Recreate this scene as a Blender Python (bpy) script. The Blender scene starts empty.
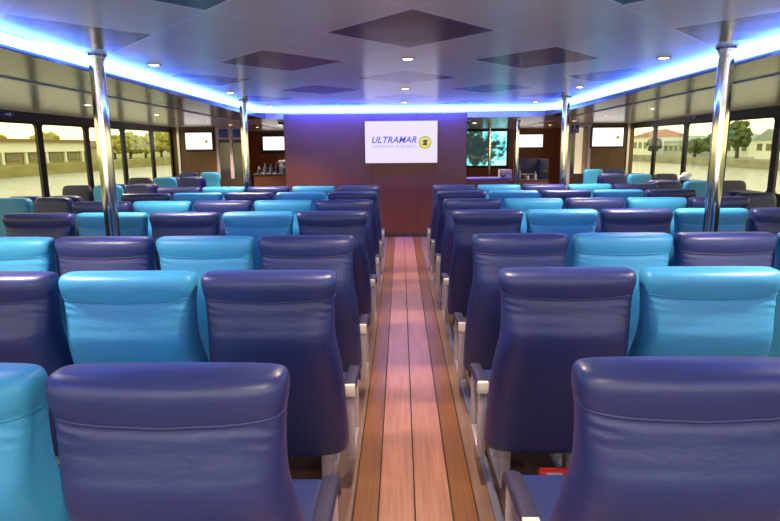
import bpy, bmesh, math, random
from mathutils import Vector, Matrix
random.seed(7)
sc = bpy.context.scene
COL = sc.collection
PI = math.pi
EYE = 1.5          # camera height above the cabin floor
CEIL = 2.075       # raised centre ceiling
SOF = 2.010         # nominal; the side ceilings fall gently towards the bow
def sof(y): return 2.025 - 0.0085 * y
#         # lower side ceiling

# ---------------------------------------------------------------- materials
def mat(name, color, rough=0.5, metal=0.0, spec=0.5, emit=None, strength=0.0, bump=None, var=None, coat=0.0):
    m = bpy.data.materials.new(name); m.use_nodes = True
    nt = m.node_tree; b = nt.nodes['Principled BSDF']
    b.inputs['Base Color'].default_value = (*color, 1)
    b.inputs['Roughness'].default_value = rough
    b.inputs['Metallic'].default_value = metal
    b.inputs['Specular IOR Level'].default_value = spec
    b.inputs['Coat Weight'].default_value = coat
    if emit:
        b.inputs['Emission Color'].default_value = (*emit, 1)
        b.inputs['Emission Strength'].default_value = strength
    if bump or var:
        tc = nt.nodes.new('ShaderNodeTexCoord'); mp = nt.nodes.new('ShaderNodeMapping')
        nt.links.new(tc.outputs['Object'], mp.inputs['Vector'])
    if bump:
        sc_, st, dist = bump
        mp.inputs['Scale'].default_value = sc_
        n = nt.nodes.new('ShaderNodeTexNoise'); n.inputs['Scale'].default_value = 1.0; n.inputs['Detail'].default_value = 4
        nt.links.new(mp.outputs['Vector'], n.inputs['Vector'])
        bp = nt.nodes.new('ShaderNodeBump'); bp.inputs['Strength'].default_value = st; bp.inputs['Distance'].default_value = dist
        nt.links.new(n.outputs['Fac'], bp.inputs['Height']); nt.links.new(bp.outputs['Normal'], b.inputs['Normal'])
    if var:
        sc_, c2, lo, hi = var
        mp2 = nt.nodes.new('ShaderNodeMapping'); mp2.inputs['Scale'].default_value = sc_
        nt.links.new(tc.outputs['Object'], mp2.inputs['Vector'])
        n = nt.nodes.new('ShaderNodeTexNoise'); n.inputs['Scale'].default_value = 1.0; n.inputs['Detail'].default_value = 6
        nt.links.new(mp2.outputs['Vector'], n.inputs['Vector'])
        rp = nt.nodes.new('ShaderNodeValToRGB')
        rp.color_ramp.elements[0].position = lo; rp.color_ramp.elements[0].color = (*color, 1)
        rp.color_ramp.elements[1].position = hi; rp.color_ramp.elements[1].color = (*c2, 1)
        nt.links.new(n.outputs['Fac'], rp.inputs['Fac']); nt.links.new(rp.outputs['Color'], b.inputs['Base Color'])
    return m

M = {}
LEATHER = ((9, 9, 22), 0.25, 0.012)
M['navy'] = mat('navy_leatherette', (0.023, 0.034, 0.140), 0.40, bump=LEATHER, spec=0.5)
M['cyan'] = mat('cyan_leatherette', (0.042, 0.30, 0.57), 0.45, bump=LEATHER, spec=0.45)
M['dark_navy'] = mat('dark_navy_leatherette', (0.030, 0.028, 0.07), 0.5, bump=LEATHER)
M['navy_seam'] = mat('navy_piping', (0.03, 0.032, 0.13), 0.45)
M['cyan_seam'] = mat('cyan_piping', (0.018, 0.22, 0.47), 0.45)
M['dark_navy_seam'] = mat('dark_navy_piping', (0.026, 0.024, 0.06), 0.5)
M['pad'] = mat('armrest_rubber', (0.035, 0.030, 0.065), 0.5)
M['white_metal'] = mat('painted_aluminium', (0.55, 0.52, 0.57), 0.28, metal=0.45)
M['cream'] = mat('cream_plastic', (0.85, 0.78, 0.66), 0.35)
M['seat_base'] = mat('brown_seat_pan', (0.055, 0.035, 0.022), 0.6)
M['chrome'] = mat('polished_steel', (0.60, 0.59, 0.61), 0.08, metal=1.0)
M['black'] = mat('black_plastic', (0.012, 0.011, 0.012), 0.35)
M['bulkhead'] = mat('red_brown_laminate', (0.155, 0.040, 0.021), 0.38, var=((1.2, 1.2, 0.5), (0.18, 0.048, 0.025), 0.35, 0.7))
M['bar_front'] = mat('orange_brown_laminate', (0.30, 0.095, 0.03), 0.4, var=((2, 2, 0.7), (0.36, 0.12, 0.04), 0.3, 0.7))
M['sidebulk'] = mat('brown_wood_laminate', (0.13, 0.058, 0.022), 0.42, var=((12, 2, 0.7), (0.17, 0.078, 0.03), 0.3, 0.7))
M['windowwall'] = mat('dark_brown_trim', (0.016, 0.011, 0.009), 0.4)
M['header'] = mat('dark_grey_header', (0.04, 0.038, 0.05), 0.35)
M['darkband'] = mat('dark_gloss_panel', (0.055, 0.036, 0.024), 0.22, spec=0.35)
M['soffit'] = mat('beige_gloss_panel', (0.58, 0.53, 0.48), 0.22, spec=0.6)
M['bead'] = mat('lilac_ceiling_bead', (0.55, 0.5, 0.62), 0.3)
M['led'] = mat('led_strip', (0.9, 0.95, 1), 0.5, emit=(0.065, 0.17, 1.0), strength=19)
M['lens'] = mat('warm_lamp_lens', (1, 0.9, 0.8), 0.4, emit=(1.0, 0.72, 0.42), strength=19)
M['ring'] = mat('lamp_ring', (0.55, 0.5, 0.48), 0.3, metal=0.6)
M['screen'] = mat('lit_screen', (0.02, 0.02, 0.02), 0.3, emit=(0.90, 0.80, 1.0), strength=0.62)
M['screen_small'] = mat('lit_small_screen', (0.02, 0.02, 0.02), 0.3, emit=(1.0, 0.95, 0.92), strength=1.1)
M['ink_blue'] = mat('screen_ink_blue', (0.02, 0.03, 0.12), 0.5, emit=(0.035, 0.045, 0.20), strength=1.0)
M['ink_grey'] = mat('screen_ink_grey', (0.1, 0.1, 0.12), 0.5, emit=(0.25, 0.22, 0.34), strength=1.0)
M['ink_yellow'] = mat('screen_ink_yellow', (0.3, 0.25, 0.0), 0.5, emit=(0.46, 0.40, 0.03), strength=1.0)
M['ink_dark'] = mat('screen_ink_dark', (0.01, 0.01, 0.02), 0.5, emit=(0.03, 0.03, 0.05), strength=1.0)
M['lilac_frame'] = mat('lilac_door_frame', (0.66, 0.54, 0.70), 0.35)
M['sign_blue'] = mat('blue_sign', (0.02, 0.06, 0.42), 0.4)
M['sign_white'] = mat('white_sign_print', (0.75, 0.78, 0.85), 0.5)
M['doorpanel'] = mat('dark_door_panel', (0.06, 0.035, 0.03), 0.5)
M['pale_glass'] = mat('frosted_pane', (0.75, 0.68, 0.52), 0.4, emit=(0.9, 0.78, 0.55), strength=0.35)
M['dark_glass'] = mat('dark_pane', (0.05, 0.05, 0.05), 0.12, spec=0.8)
M['counter'] = mat('blue_counter_top', (0.14, 0.11, 0.60), 0.3)
M['counter_dark'] = mat('dark_counter_top', (0.04, 0.03, 0.07), 0.3)
M['white'] = mat('white_matt', (0.75, 0.72, 0.76), 0.6)
M['red'] = mat('red_fabric', (0.85, 0.05, 0.03), 0.55)
M['table'] = mat('tan_table_top', (0.55, 0.40, 0.24), 0.4)
M['rail'] = mat('floor_seat_rail', (0.35, 0.36, 0.48), 0.25, metal=0.5)
M['bottle'] = mat('bottle_glass', (0.10, 0.12, 0.18), 0.15, spec=0.8)
M['steel'] = mat('brushed_steel', (0.5, 0.5, 0.52), 0.3, metal=0.9)

def wood(name, c1, c2, rough, shift):
    m = bpy.data.materials.new(name); m.use_nodes = True
    nt = m.node_tree; b = nt.nodes['Principled BSDF']
    tc = nt.nodes.new('ShaderNodeTexCoord'); mp = nt.nodes.new('ShaderNodeMapping')
    mp.inputs['Scale'].default_value = (45, 1.6, 1); mp.inputs['Location'].default_value = (shift, shift, 0)
    nt.links.new(tc.outputs['Object'], mp.inputs['Vector'])
    n = nt.nodes.new('ShaderNodeTexNoise'); n.inputs['Scale'].default_value = 1.5; n.inputs['Detail'].default_value = 8
    nt.links.new(mp.outputs['Vector'], n.inputs['Vector'])
    rp = nt.nodes.new('ShaderNodeValToRGB')
    rp.color_ramp.elements[0].position = 0.3; rp.color_ramp.elements[0].color = (*c1, 1)
    rp.color_ramp.elements[1].position = 0.7; rp.color_ramp.elements[1].color = (*c2, 1)
    nt.links.new(n.outputs['Fac'], rp.inputs['Fac']); nt.links.new(rp.outputs['Color'], b.inputs['Base Color'])
    bp = nt.nodes.new('ShaderNodeBump'); bp.inputs['Strength'].default_value = 0.15; bp.inputs['Distance'].default_value = 0.003
    nt.links.new(n.outputs['Fac'], bp.inputs['Height']); nt.links.new(bp.outputs['Normal'], b.inputs['Normal'])
    b.inputs['Roughness'].default_value = rough; b.inputs['Specular IOR Level'].default_value = 0.55
    return m
M['plank_light'] = wood('light_teak_plank', (0.38, 0.155, 0.10), (0.51, 0.235, 0.16), 0.30, 0)
M['plank_dark'] = wood('dark_teak_plank', (0.20, 0.075, 0.022), (0.27, 0.11, 0.035), 0.30, 3)
M['plank_grey'] = wood('grey_brown_plank', (0.19, 0.105, 0.075), (0.25, 0.15, 0.11), 0.4, 7)
M['floor_side'] = wood('side_floor', (0.10, 0.05, 0.03), (0.14, 0.075, 0.045), 0.45, 11)
M['seam_line'] = mat('dark_caulk', (0.02, 0.012, 0.01), 0.6)

def math_node(nt, op, a, b=None, c=None):
    n = nt.nodes.new('ShaderNodeMath'); n.operation = op
    for i, v in enumerate((a, b, c)):
        if v is None: continue
        if isinstance(v, (int, float)): n.inputs[i].default_value = v
        else: nt.links.new(v, n.inputs[i])
    return n.outputs[0]

def ceiling_material():
    """diagonal tiles; one tile in four is dark, pale joints between them"""
    m = bpy.data.materials.new('ceiling_tiles'); m.use_nodes = True
    nt = m.node_tree; b = nt.nodes['Principled BSDF']
    tc = nt.nodes.new('ShaderNodeTexCoord'); sp = nt.nodes.new('ShaderNodeSeparateXYZ')
    nt.links.new(tc.outputs['Object'], sp.inputs[0])
    X = math_node(nt, 'DIVIDE', math_node(nt, 'SUBTRACT', sp.outputs[0], 0.0555), 0.883)
    Y = math_node(nt, 'DIVIDE', math_node(nt, 'SUBTRACT', sp.outputs[1], 3.204), 1.0475)
    a = math_node(nt, 'ADD', math_node(nt, 'ADD', X, Y), 0.5)
    c = math_node(nt, 'ADD', math_node(nt, 'SUBTRACT', Y, X), 0.5)
    def even(v):   # 1 where the tile index is even
        k = math_node(nt, 'FLOORED_MODULO', math_node(nt, 'FLOOR', v), 2.0)
        return math_node(nt, 'LESS_THAN', k, 0.5)
    def joint(v):
        f = math_node(nt, 'FRACT', v)
        return math_node(nt, 'GREATER_THAN', math_node(nt, 'ABSOLUTE', math_node(nt, 'SUBTRACT', f, 0.5)), 0.484)
    dark = math_node(nt, 'MULTIPLY', even(a), even(c))
    jn = math_node(nt, 'MAXIMUM', joint(a), joint(c))
    m1 = nt.nodes.new('ShaderNodeMix'); m1.data_type = 'RGBA'
    m1.inputs[6].default_value = (0.86, 0.85, 0.80, 1); m1.inputs[7].default_value = (0.055, 0.045, 0.05, 1)
    nt.links.new(dark, m1.inputs[0])
    m2 = nt.nodes.new('ShaderNodeMix'); m2.data_type = 'RGBA'
    m2.inputs[7].default_value = (0.95, 0.93, 0.95, 1)
    nt.links.new(m1.outputs[2], m2.inputs[6]); nt.links.new(jn, m2.inputs[0])
    nt.links.new(m2.outputs[2], b.inputs['Base Color'])
    b.inputs['Roughness'].default_value = 0.22; b.inputs['Specular IOR Level'].default_value = 0.5
    n = nt.nodes.new('ShaderNodeTexNoise'); n.inputs['Scale'].default_value = 2.2
    nt.links.new(tc.outputs['Object'], n.inputs['Vector'])
    bp = nt.nodes.new('ShaderNodeBump'); bp.inputs['Strength'].default_value = 0.06; bp.inputs['Distance'].default_value = 0.05
    nt.links.new(n.outputs['Fac'], bp.inputs['Height']); nt.links.new(bp.outputs['Normal'], b.inputs['Normal'])
    return m
M['ceiling'] = ceiling_material()

def glass_material():
    m = bpy.data.materials.new('tinted_window_glass'); m.use_nodes = True
    nt = m.node_tree; nt.nodes.clear()
    out = nt.nodes.new('ShaderNodeOutputMaterial'); mx = nt.nodes.new('ShaderNodeMixShader')
    tr = nt.nodes.new('ShaderNodeBsdfTransparent'); tr.inputs[0].default_value = (0.84, 0.83, 0.66, 1)
    gl = nt.nodes.new('ShaderNodeBsdfGlossy'); gl.inputs['Roughness'].default_value = 0.02
    lw = nt.nodes.new('ShaderNodeLayerWeight'); lw.inputs[0].default_value = 0.5
    p4 = math_node(nt, 'POWER', lw.outputs['Facing'], 4.0)
    fr = math_node(nt, 'MULTIPLY_ADD', p4, 0.30, 0.02)
    nt.links.new(fr, mx.inputs[0]); nt.links.new(tr.outputs[0], mx.inputs[1])
    nt.links.new(gl.outputs[0], mx.inputs[2]); nt.links.new(mx.outputs[0], out.inputs[0])
    return m
M['glass'] = glass_material()

# ---------------------------------------------------------------- mesh helpers
def add_box(bm, x0, x1, y0, y1, z0, z1, bev=0.0, seg=2):
    r = bmesh.ops.create_cube(bm, size=1.0)
    vs = r['verts']
    bmesh.ops.scale(bm, vec=(x1 - x0, y1 - y0, z1 - z0), verts=vs)
    bmesh.ops.translate(bm, vec=((x0 + x1) / 2, (y0 + y1) / 2, (z0 + z1) / 2), verts=vs)
    if bev > 0:
        es = list({e for v in vs for e in v.link_edges})
        bmesh.ops.bevel(bm, geom=es, offset=bev, segments=seg, profile=0.6, affect='EDGES')

def add_cyl(bm, p0, p1, r0, r1=None, seg=20, caps=True):
    r1 = r0 if r1 is None else r1
    p0, p1 = Vector(p0), Vector(p1); d = (p1 - p0).normalized()
    q = d.to_track_quat('Z', 'Y')
    A = []; B = []
    for i in range(seg):
        t = 2 * PI * i / seg
        o = q @ Vector((math.cos(t), math.sin(t), 0))
        A.append(bm.verts.new(p0 + o * r0)); B.append(bm.verts.new(p1 + o * r1))
    for i in range(seg):
        j = (i + 1) % seg
        bm.faces.new((A[i], A[j], B[j], B[i]))
    if caps:
        bm.faces.new(A[::-1]); bm.faces.new(B)

def add_loft(bm, rings, cap=True):
    vr = [[bm.verts.new(p) for p in ring] for ring in rings]
    n = len(vr[0])
    for a, b in zip(vr, vr[1:]):
        for i in range(n):
            j = (i + 1) % n
            bm.faces.new((a[i], a[j], b[j], b[i]))
    if cap:
        bm.faces.new(vr[0][::-1]); bm.faces.new(vr[-1])

def add_tube(bm, pts, r, seg=8, closed=False):
    pts = [Vector(p) for p in pts]; rings = []
    for i, p in enumerate(pts):
        a = pts[max(i - 1, 0)]; b = pts[min(i + 1, len(pts) - 1)]
        d = (b - a).normalized(); q = d.to_track_quat('Z', 'Y')
        rings.append([p + q @ Vector((math.cos(2 * PI * k / seg) * r, math.sin(2 * PI * k / seg) * r, 0)) for k in range(seg)])
    add_loft(bm, rings)

def add_prism(bm, poly, axis, a0, a1):
    """poly: 2-D outline; extruded along axis ('x','y','z') from a0 to a1"""
    def P(u, v, a):
        return {'x': (a, u, v), 'y': (u, a, v), 'z': (u, v, a)}[axis]
    A = [bm.verts.new(P(u, v, a0)) for u, v in poly]; B = [bm.verts.new(P(u, v, a1)) for u, v in poly]
    n = len(poly)
    for i in range(n):
        j = (i + 1) % n
        bm.faces.new((A[i], A[j], B[j], B[i]))
    bm.faces.new(A[::-1]); bm.faces.new(B)

def add_blob(bm, c, r, sub=2, rough=0.25, sq=(1, 1, 1)):
    res = bmesh.ops.create_icosphere(bm, subdivisions=sub, radius=1.0)
    for v in res['verts']:
        k = 1 + random.uniform(-rough, rough)
        v.co = Vector(c) + Vector((v.co.x * r * sq[0], v.co.y * r * sq[1], v.co.z * r * sq[2])) * k

def mesh_of(name, bm, m, smooth=True, angle=40):
    bmesh.ops.recalc_face_normals(bm, faces=bm.faces)
    me = bpy.data.meshes.new(name); bm.to_mesh(me); bm.free()
    for mm in (m if isinstance(m, (list, tuple)) else [m]): me.materials.append(mm)
    if smooth:
        me.polygons.foreach_set('use_smooth', [True] * len(me.polygons))
        me.set_sharp_from_angle(angle=math.radians(angle))
    return me

def link(name, me, parent=None, loc=None):
    o = bpy.data.objects.new(name, me); COL.objects.link(o)
    if parent is not None: o.parent = parent
    if loc is not None: o.location = loc
    return o

def obj(name, bm, m, parent=None, loc=None, smooth=True, angle=40):
    return link(name, mesh_of(name, bm, m, smooth, angle), parent, loc)

def struct(name, bm, m, parent=None, smooth=False):
    o = obj(name, bm, m, parent, smooth=smooth)
    if parent is None: o['kind'] = 'structure'
    return o

def tag(o, label, cat, group=None):
    o['label'] = label; o['category'] = cat
    if group: o['group'] = group
    return o

def thing(name, label, cat, loc=(0, 0, 0), rz=0, group=None):
    o = bpy.data.objects.new(name, None); COL.objects.link(o)
    o.empty_display_size = 0.1
    o.location = loc; o.rotation_euler = (0, 0, rz)
    return tag(o, label, cat, group)

def box_obj(name, dims, m, parent=None, bev=0.0):
    bm = bmesh.new(); add_box(bm, *dims, bev=bev)
    return obj(name, bm, m, parent)

# ---------------------------------------------------------------- passenger seats
def interp(tab, z, k):
    n = len(tab)
    def tangent(i):
        if i == 0 or i == n - 1: return 0.0
        d0 = (tab[i][k] - tab[i - 1][k]) / (tab[i][0] - tab[i - 1][0]); d1 = (tab[i + 1][k] - tab[i][k]) / (tab[i + 1][0] - tab[i][0])
        return 0.0 if d0 * d1 <= 0 else 2 * d0 * d1 / (d0 + d1)     # keeps the curve free of overshoot
    for i in range(n - 1):
        a, b = tab[i], tab[i + 1]
        if a[0] <= z <= b[0]:
            h = b[0] - a[0]; t = (z - a[0]) / h
            return ((2 * t ** 3 - 3 * t * t + 1) * a[k] + (t ** 3 - 2 * t * t + t) * h * tangent(i)
                    + (-2 * t ** 3 + 3 * t * t) * b[k] + (t ** 3 - t * t) * h * tangent(i + 1))
    return tab[-1][k]

# height, width, rear face y, front face y   (y = 0 at the upper rear edge, + towards the bow)
PROFILE = [(0.225, 0.430, 0.245, 0.320), (0.237, 0.480, 0.226, 0.333), (0.270, 0.508, 0.205, 0.338), (0.450, 0.510, 0.128, 0.285),
           (0.600, 0.506, 0.058, 0.225), (0.700, 0.494, 0.014, 0.178), (0.760, 0.478, -0.010, 0.158), (0.790, 0.470, -0.019, 0.150), (0.815, 0.466, -0.019, 0.145),
           (0.860, 0.464, -0.010, 0.138), (0.905, 0.466, 0.000, 0.133), (0.940, 0.470, 0.005, 0.130), (0.964, 0.474, 0.010, 0.130),
           (0.982, 0.482, 0.005, 0.130), (1.004, 0.490, 0.001, 0.128), (1.024, 0.493, 0.002, 0.124),
           (1.040, 0.486, 0.010, 0.118), (1.050, 0.470, 0.024, 0.106), (1.054, 0.440, 0.042, 0.090)]

ROUND_TOP = PROFILE[:10] + [(0.905, 0.476, 0.000, 0.134), (0.960, 0.474, 0.000, 0.130), (1.000, 0.460, 0.004, 0.126),
             (1.028, 0.430, 0.010, 0.120), (1.044, 0.385, 0.020, 0.112), (1.051, 0.340, 0.030, 0.102), (1.054, 0.28, 0.045, 0.090)]

def section(z, n=56, prof=PROFILE):
    w, yr, yf = interp(prof, z, 1), interp(prof, z, 2), interp(prof, z, 3)
    cy, hy, hx = (yr + yf) / 2, (yf - yr) / 2, w / 2
    pts = []
    for i in range(n):
        t = 2 * PI * i / n
        c, s = math.cos(t), math.sin(t)
        ex = 0.28
        x = hx * math.copysign(abs(c) ** ex, c)
        y = hy * math.copysign(abs(s) ** 0.55, s)
        u = x / hx
        bow = 0.014 * (1 - u * u)                       # the back bows out a little across its width
        y = cy + y - (bow if s < 0 else -0.4 * bow)
        droop = -0.014 * (1 - u * u) * math.exp(-((z - 0.964) / 0.040) ** 2)
        side = math.exp(-((1 - abs(u)) / 0.22) ** 2)
        fold = 0.0030 * side * math.sin(z * 210 + u * 9 + 3.0 * abs(u)) * math.exp(-((z - 0.935) / 0.035) ** 2)
        if s < 0:
            low = min(1, max(0, (0.93 - z) / 0.25)); x *= 1 - 0.10 * low * low * (3 - 2 * low) * (-s) ** 0.7
        pts.append((x * (1 + 0.6 * fold), y + (fold if s < 0 else 0), z + droop))
    return pts

def backrest_bm(prof=PROFILE):
    zs = [0.225, 0.231, 0.238, 0.25, 0.270, 0.34, 0.40, 0.46, 0.53, 0.60, 0.66, 0.71, 0.745, 0.775, 0.80, 0.825]
    zs += [0.84 + 0.0067 * i for i in range(24)] + [1.004, 1.010, 1.02, 1.030, 1.038, 1.044, 1.048, 1.0515, 1.054]
    bm = bmesh.new(); add_loft(bm, [section(z, 56, prof) for z in zs]); return bm

def seam_bm(prof=PROFILE):
    ring = section(0.9665, 56, prof)
    pts = [Vector(p) for p in ring if p[1] < 0.070]
    pts.sort(key=lambda p: p.x)
    pts = [p + Vector((math.copysign(0.0005, p.x), -0.0006, 0)) for p in pts]
    bm = bmesh.new(); add_tube(bm, pts, 0.0032, 6); return bm

def cushion_bm():
    bm = bmesh.new(); add_box(bm, -0.235, 0.235, 0.285, 0.730, 0.275, 0.408, bev=0.035, seg=4)
    for v in bm.verts:
        if v.co.z > 0.36: v.co.z += 0.012 * (1 - (v.co.x / 0.235) ** 2)
    return bm

def pan_bm():
    bm = bmesh.new()
    add_box(bm, -0.215, 0.215, 0.27, 0.68, 0.215, 0.274, bev=0.012)
    add_box(bm, -0.225, 0.225, 0.45, 0.52, 0.18, 0.216, bev=0.006)
    return bm

def leg_bm(sx):
    bm = bmesh.new()
    add_box(bm, sx * 0.145 - 0.022, sx * 0.145 + 0.022, 0.36, 0.43, 0.02, 0.214, bev=0.005)
    add_box(bm, sx * 0.145 - 0.022, sx * 0.145 + 0.022, 0.56, 0.62, 0.02, 0.214, bev=0.005)
    add_box(bm, sx * 0.145 - 0.030, sx * 0.145 + 0.030, 0.33, 0.65, 0.0, 0.022, bev=0.005)
    return bm

def arm_frame_bm():
    bm = bmesh.new()
    add_box(bm, -0.018, 0.018, 0.335, 0.372, 0.160, 0.452, bev=0.006)     # rear post
    add_box(bm, -0.018, 0.018, 0.585, 0.620, 0.160, 0.440, bev=0.006)     # front post
    add_box(bm, -0.018, 0.018, 0.335, 0.620, 0.150, 0.182, bev=0.006)     # bottom bar
    add_box(bm, -0.014, 0.014, 0.335, 0.620, 0.425, 0.455, bev=0.005)     # top bar
    return bm

def arm_pad_bm():
    path = [(0.345, 0.484), (0.40, 0.482), (0.46, 0.478), (0.53, 0.474), (0.60, 0.468), (0.632, 0.452), (0.645, 0.428), (0.647, 0.404)]
    rings = []
    for i, (y, z) in enumerate(path):
        a, b = path[max(0, i - 1)], path[min(len(path) - 1, i + 1)]
        d = Vector((0, b[0] - a[0], b[1] - a[1])).normalized(); nrm = Vector((0, -d.z, d.y))
        ring = []
        for k in range(16):
            t = 2 * PI * k / 16; c, s = math.cos(t), math.sin(t)
            ring.append(Vector((0, y, z)) + Vector((0.027 * math.copysign(abs(c) ** 0.55, c), 0, 0)) + nrm * 0.019 * math.copysign(abs(s) ** 0.6, s))
        rings.append(ring)
    bm = bmesh.new(); add_loft(bm, rings); return bm

def arm_cap_bm():
    bm = bmesh.new(); add_box(bm, -0.024, 0.024, 0.326, 0.350, 0.448, 0.502, bev=0.006); return bm

SEATMESH = {}
for c in ('navy', 'cyan', 'dark_navy'):
    SEATMESH['backrest', c] = mesh_of('backrest_' + c, backrest_bm(), M[c], angle=60)
    SEATMESH['seam', c] = mesh_of('seam_' + c, seam_bm(), M[c + '_seam'], angle=60)
    SEATMESH['backrest', c, 'round'] = mesh_of('round_backrest_' + c, backrest_bm(ROUND_TOP), M[c], angle=60)
    SEATMESH['seam', c, 'round'] = mesh_of('round_seam_' + c, seam_bm(ROUND_TOP), M[c + '_seam'], angle=60)
    SEATMESH['cushion', c] = mesh_of('cushion_' + c, cushion_bm(), M[c], angle=60)
SEATMESH['pan'] = mesh_of('seat_pan', pan_bm(), M['seat_base'])
SEATMESH['leg', -1] = mesh_of('leg_a', leg_bm(-1), M['white_metal'])
SEATMESH['leg', 1] = mesh_of('leg_b', leg_bm(1), M['white_metal'])
SEATMESH['arm_frame'] = mesh_of('arm_frame', arm_frame_bm(), M['white_metal'])
SEATMESH['arm_pad'] = mesh_of('arm_pad', arm_pad_bm(), M['pad'])
SEATMESH['arm_cap'] = mesh_of('arm_cap', arm_cap_bm(), M['cream'])

def seat(colour, x, y, label, group, rz=0, arm=None, scale=(1, 1, 1), shape=()):
    r = thing('ferry_seat', label, 'seat', (x, y, 0), rz, group)
    r.scale = scale
    b = link('backrest', SEATMESH[('backrest', colour) + shape], r)
    link('seam', SEATMESH[('seam', colour) + shape], b)
    link('seat_cushion', SEATMESH['cushion', colour], r)
    link('seat_pan', SEATMESH['pan'], r)
    for s in (-1, 1): link('leg', SEATMESH['leg', s], r)
    if arm is not None:
        f = link('armrest', SEATMESH['arm_frame'], r, (arm, 0, 0))
        link('armrest_pad', SEATMESH['arm_pad'], f)
        link('end_cap', SEATMESH['arm_cap'], f)
    return r

PITCH, SP = 0.9, 0.5187
ROWY = [1.085, 2.04, 2.91, 4.06, 4.96, 5.86, 6.76]
ROWN = ['nearest', 'second', 'third', 'fourth', 'fifth', 'sixth', 'seventh']
NTH = ['first', 'second', 'third', 'fourth', 'fifth']
for side in (-1, 1):
    inner = 0.2205 if side < 0 else 0.3483
    for r in range(7):
        for c in range(5):
            if r == 0 and c > (1 if side < 0 else 0): continue
            if r == 1 and c > (2 if side < 0 else 1): continue
            if r == 2 and side > 0 and c > 3: continue
            if r == 2 and side < 0 and c > 3: continue
            colour = 'navy' if c % 2 == 0 else 'cyan'
            cn = 'navy' if c % 2 == 0 else 'cyan'
            sd = 'left' if side < 0 else 'right'
            if r == 6: rw = 'front row nearest the big screen'
            elif r == 0: rw = 'nearest row'
            else: rw = f'{ROWN[r]} row from the near end'
            lab = f'{cn} seat, {NTH[c]} from the centre aisle, {rw}, {sd} block'
            yy = ROWY[r] + (0.03 if side > 0 else 0)
            seat(colour, side * (inner + (c + 0.5) * SP), yy, lab, 'seats in the two centre blocks',
                 arm=(-side * (SP / 2 - 0.002) if c == 0 else None))

# window-side seats: back-to-back threes, one three facing the camera, one facing the bow
OUT_Y = [6.0, 8.0, 9.95, 11.95]
ONAME = ['nearest', 'second', 'third', 'farthest']
OX = [3.51, 3.93, 4.35]     # aisle seat, middle seat, window seat
ONM = ['aisle', 'middle', 'window']
OCOL = {0: ['navy', 'cyan', 'navy'], 1: ['navy', 'cyan', 'dark_navy'], 2: ['navy', 'cyan', 'dark_navy'], 3: ['cyan', 'navy', 'dark_navy']}
for side in (-1, 1):
    sd = 'left' if side < 0 else 'right'
    for k, y in enumerate(OUT_Y):
        for j in range(3):
            x = side * OX[j]
            col = OCOL[k][j]
            if k == 0 and j == 2: continue
            if k == 0 and side > 0 and j > 0: continue
            if k == 3:
                x += side * 0.30
                if j == 2: continue
            cn = {'navy': 'navy', 'cyan': 'cyan', 'dark_navy': 'dark navy'}[col]
            seat(col, x, y, f'{cn} {ONM[j]} seat facing the camera, {ONAME[k]} group along the {sd} windows',
                 'seats along the windows', rz=PI, scale=(0.815, 1, 0.965), shape=('round',))
            if k < 3 and j < 2:
                seat('navy', x, y + 0.075, f'navy {ONM[j]} seat facing the bow, back to back with the {ONAME[k]} {sd} window group',
                     'seats along the windows', scale=(0.815, 1, 0.965), shape=('round',))

# ---------------------------------------------------------------- floor
Y0, YF, YB = -1.6, 9.85, 15.2      # rear wall, centre bulkhead, far bulkhead
XL, XR = -4.75, 4.8
bm = bmesh.new()
add_box(bm, XL - 0.15, XR + 0.15, Y0 - 0.1, YB + 0.1, -0.12, -0.012)
struct('floor', bm, M['floor_side'])
edges = [(-1.0, -0.37, 'floor_side'), (-0.37, -0.205, 'plank_grey'), (-0.205, -0.1, 'plank_dark'), (-0.1, 0.054, 'plank_light'), (0.054, 0.21, 'plank_light'),
         (0.21, 0.312, 'plank_dark'), (0.312, 0.42, 'plank_grey'), (0.42, 1.0, 'floor_side')]
edges[0] = (XL, -0.37, 'floor_side'); edges[-1] = (0.42, XR, 'floor_side')
bm = bmesh.new(); add_box(bm, -0.4, 0.45, Y0, YF, -0.011, -0.004)
struct('floor_seams', bm, M['seam_line'])
for i, (a, b, mm) in enumerate(edges):
    bm = bmesh.new()
    add_box(bm, a + 0.003, b - 0.003, Y0, YF if 0 < i < len(edges) - 1 else YB, -0.011, 0.0, bev=0.0015, seg=1)
    struct('floor_plank', bm, M[mm])
for nm, x in (('trim_1', -0.345), ('trim_2', 0.395)):
    bm = bmesh.new(); add_box(bm, x - 0.016, x + 0.016, 0.3, 8.0, 0.0, 0.014, bev=0.004)
    struct(nm, bm, M['rail'])

# ---------------------------------------------------------------- ceiling, light strip
LB = 9.45
LP = [(-1.95, Y0 + 0.3), (-1.985, 3.0), (-2.17, LB)]
RP = [(2.105, Y0 + 0.3), (2.125, 3.0), (2.31, LB)]
loop = LP + RP[::-1]
bm = bmesh.new()
add_prism(bm, [(LP[0][0] - 0.01, Y0)] + [(x - 0.02, y) for x, y in LP[1:2]] + [(LP[2][0] - 0.02, LP[2][1] + 0.02), (RP[2][0] + 0.02, RP[2][1] + 0.02)] + [(x + 0.02, y) for x, y in RP[1:2]] + [(RP[0][0] + 0.01, Y0)], 'z', CEIL, CEIL + 0.04)
struct('ceiling', bm, M['ceiling'])

def slope(bm, off=0.0):
    for v in bm.verts:
        if v.co.z < 2.05: v.co.z = sof(v.co.y) + off

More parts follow.
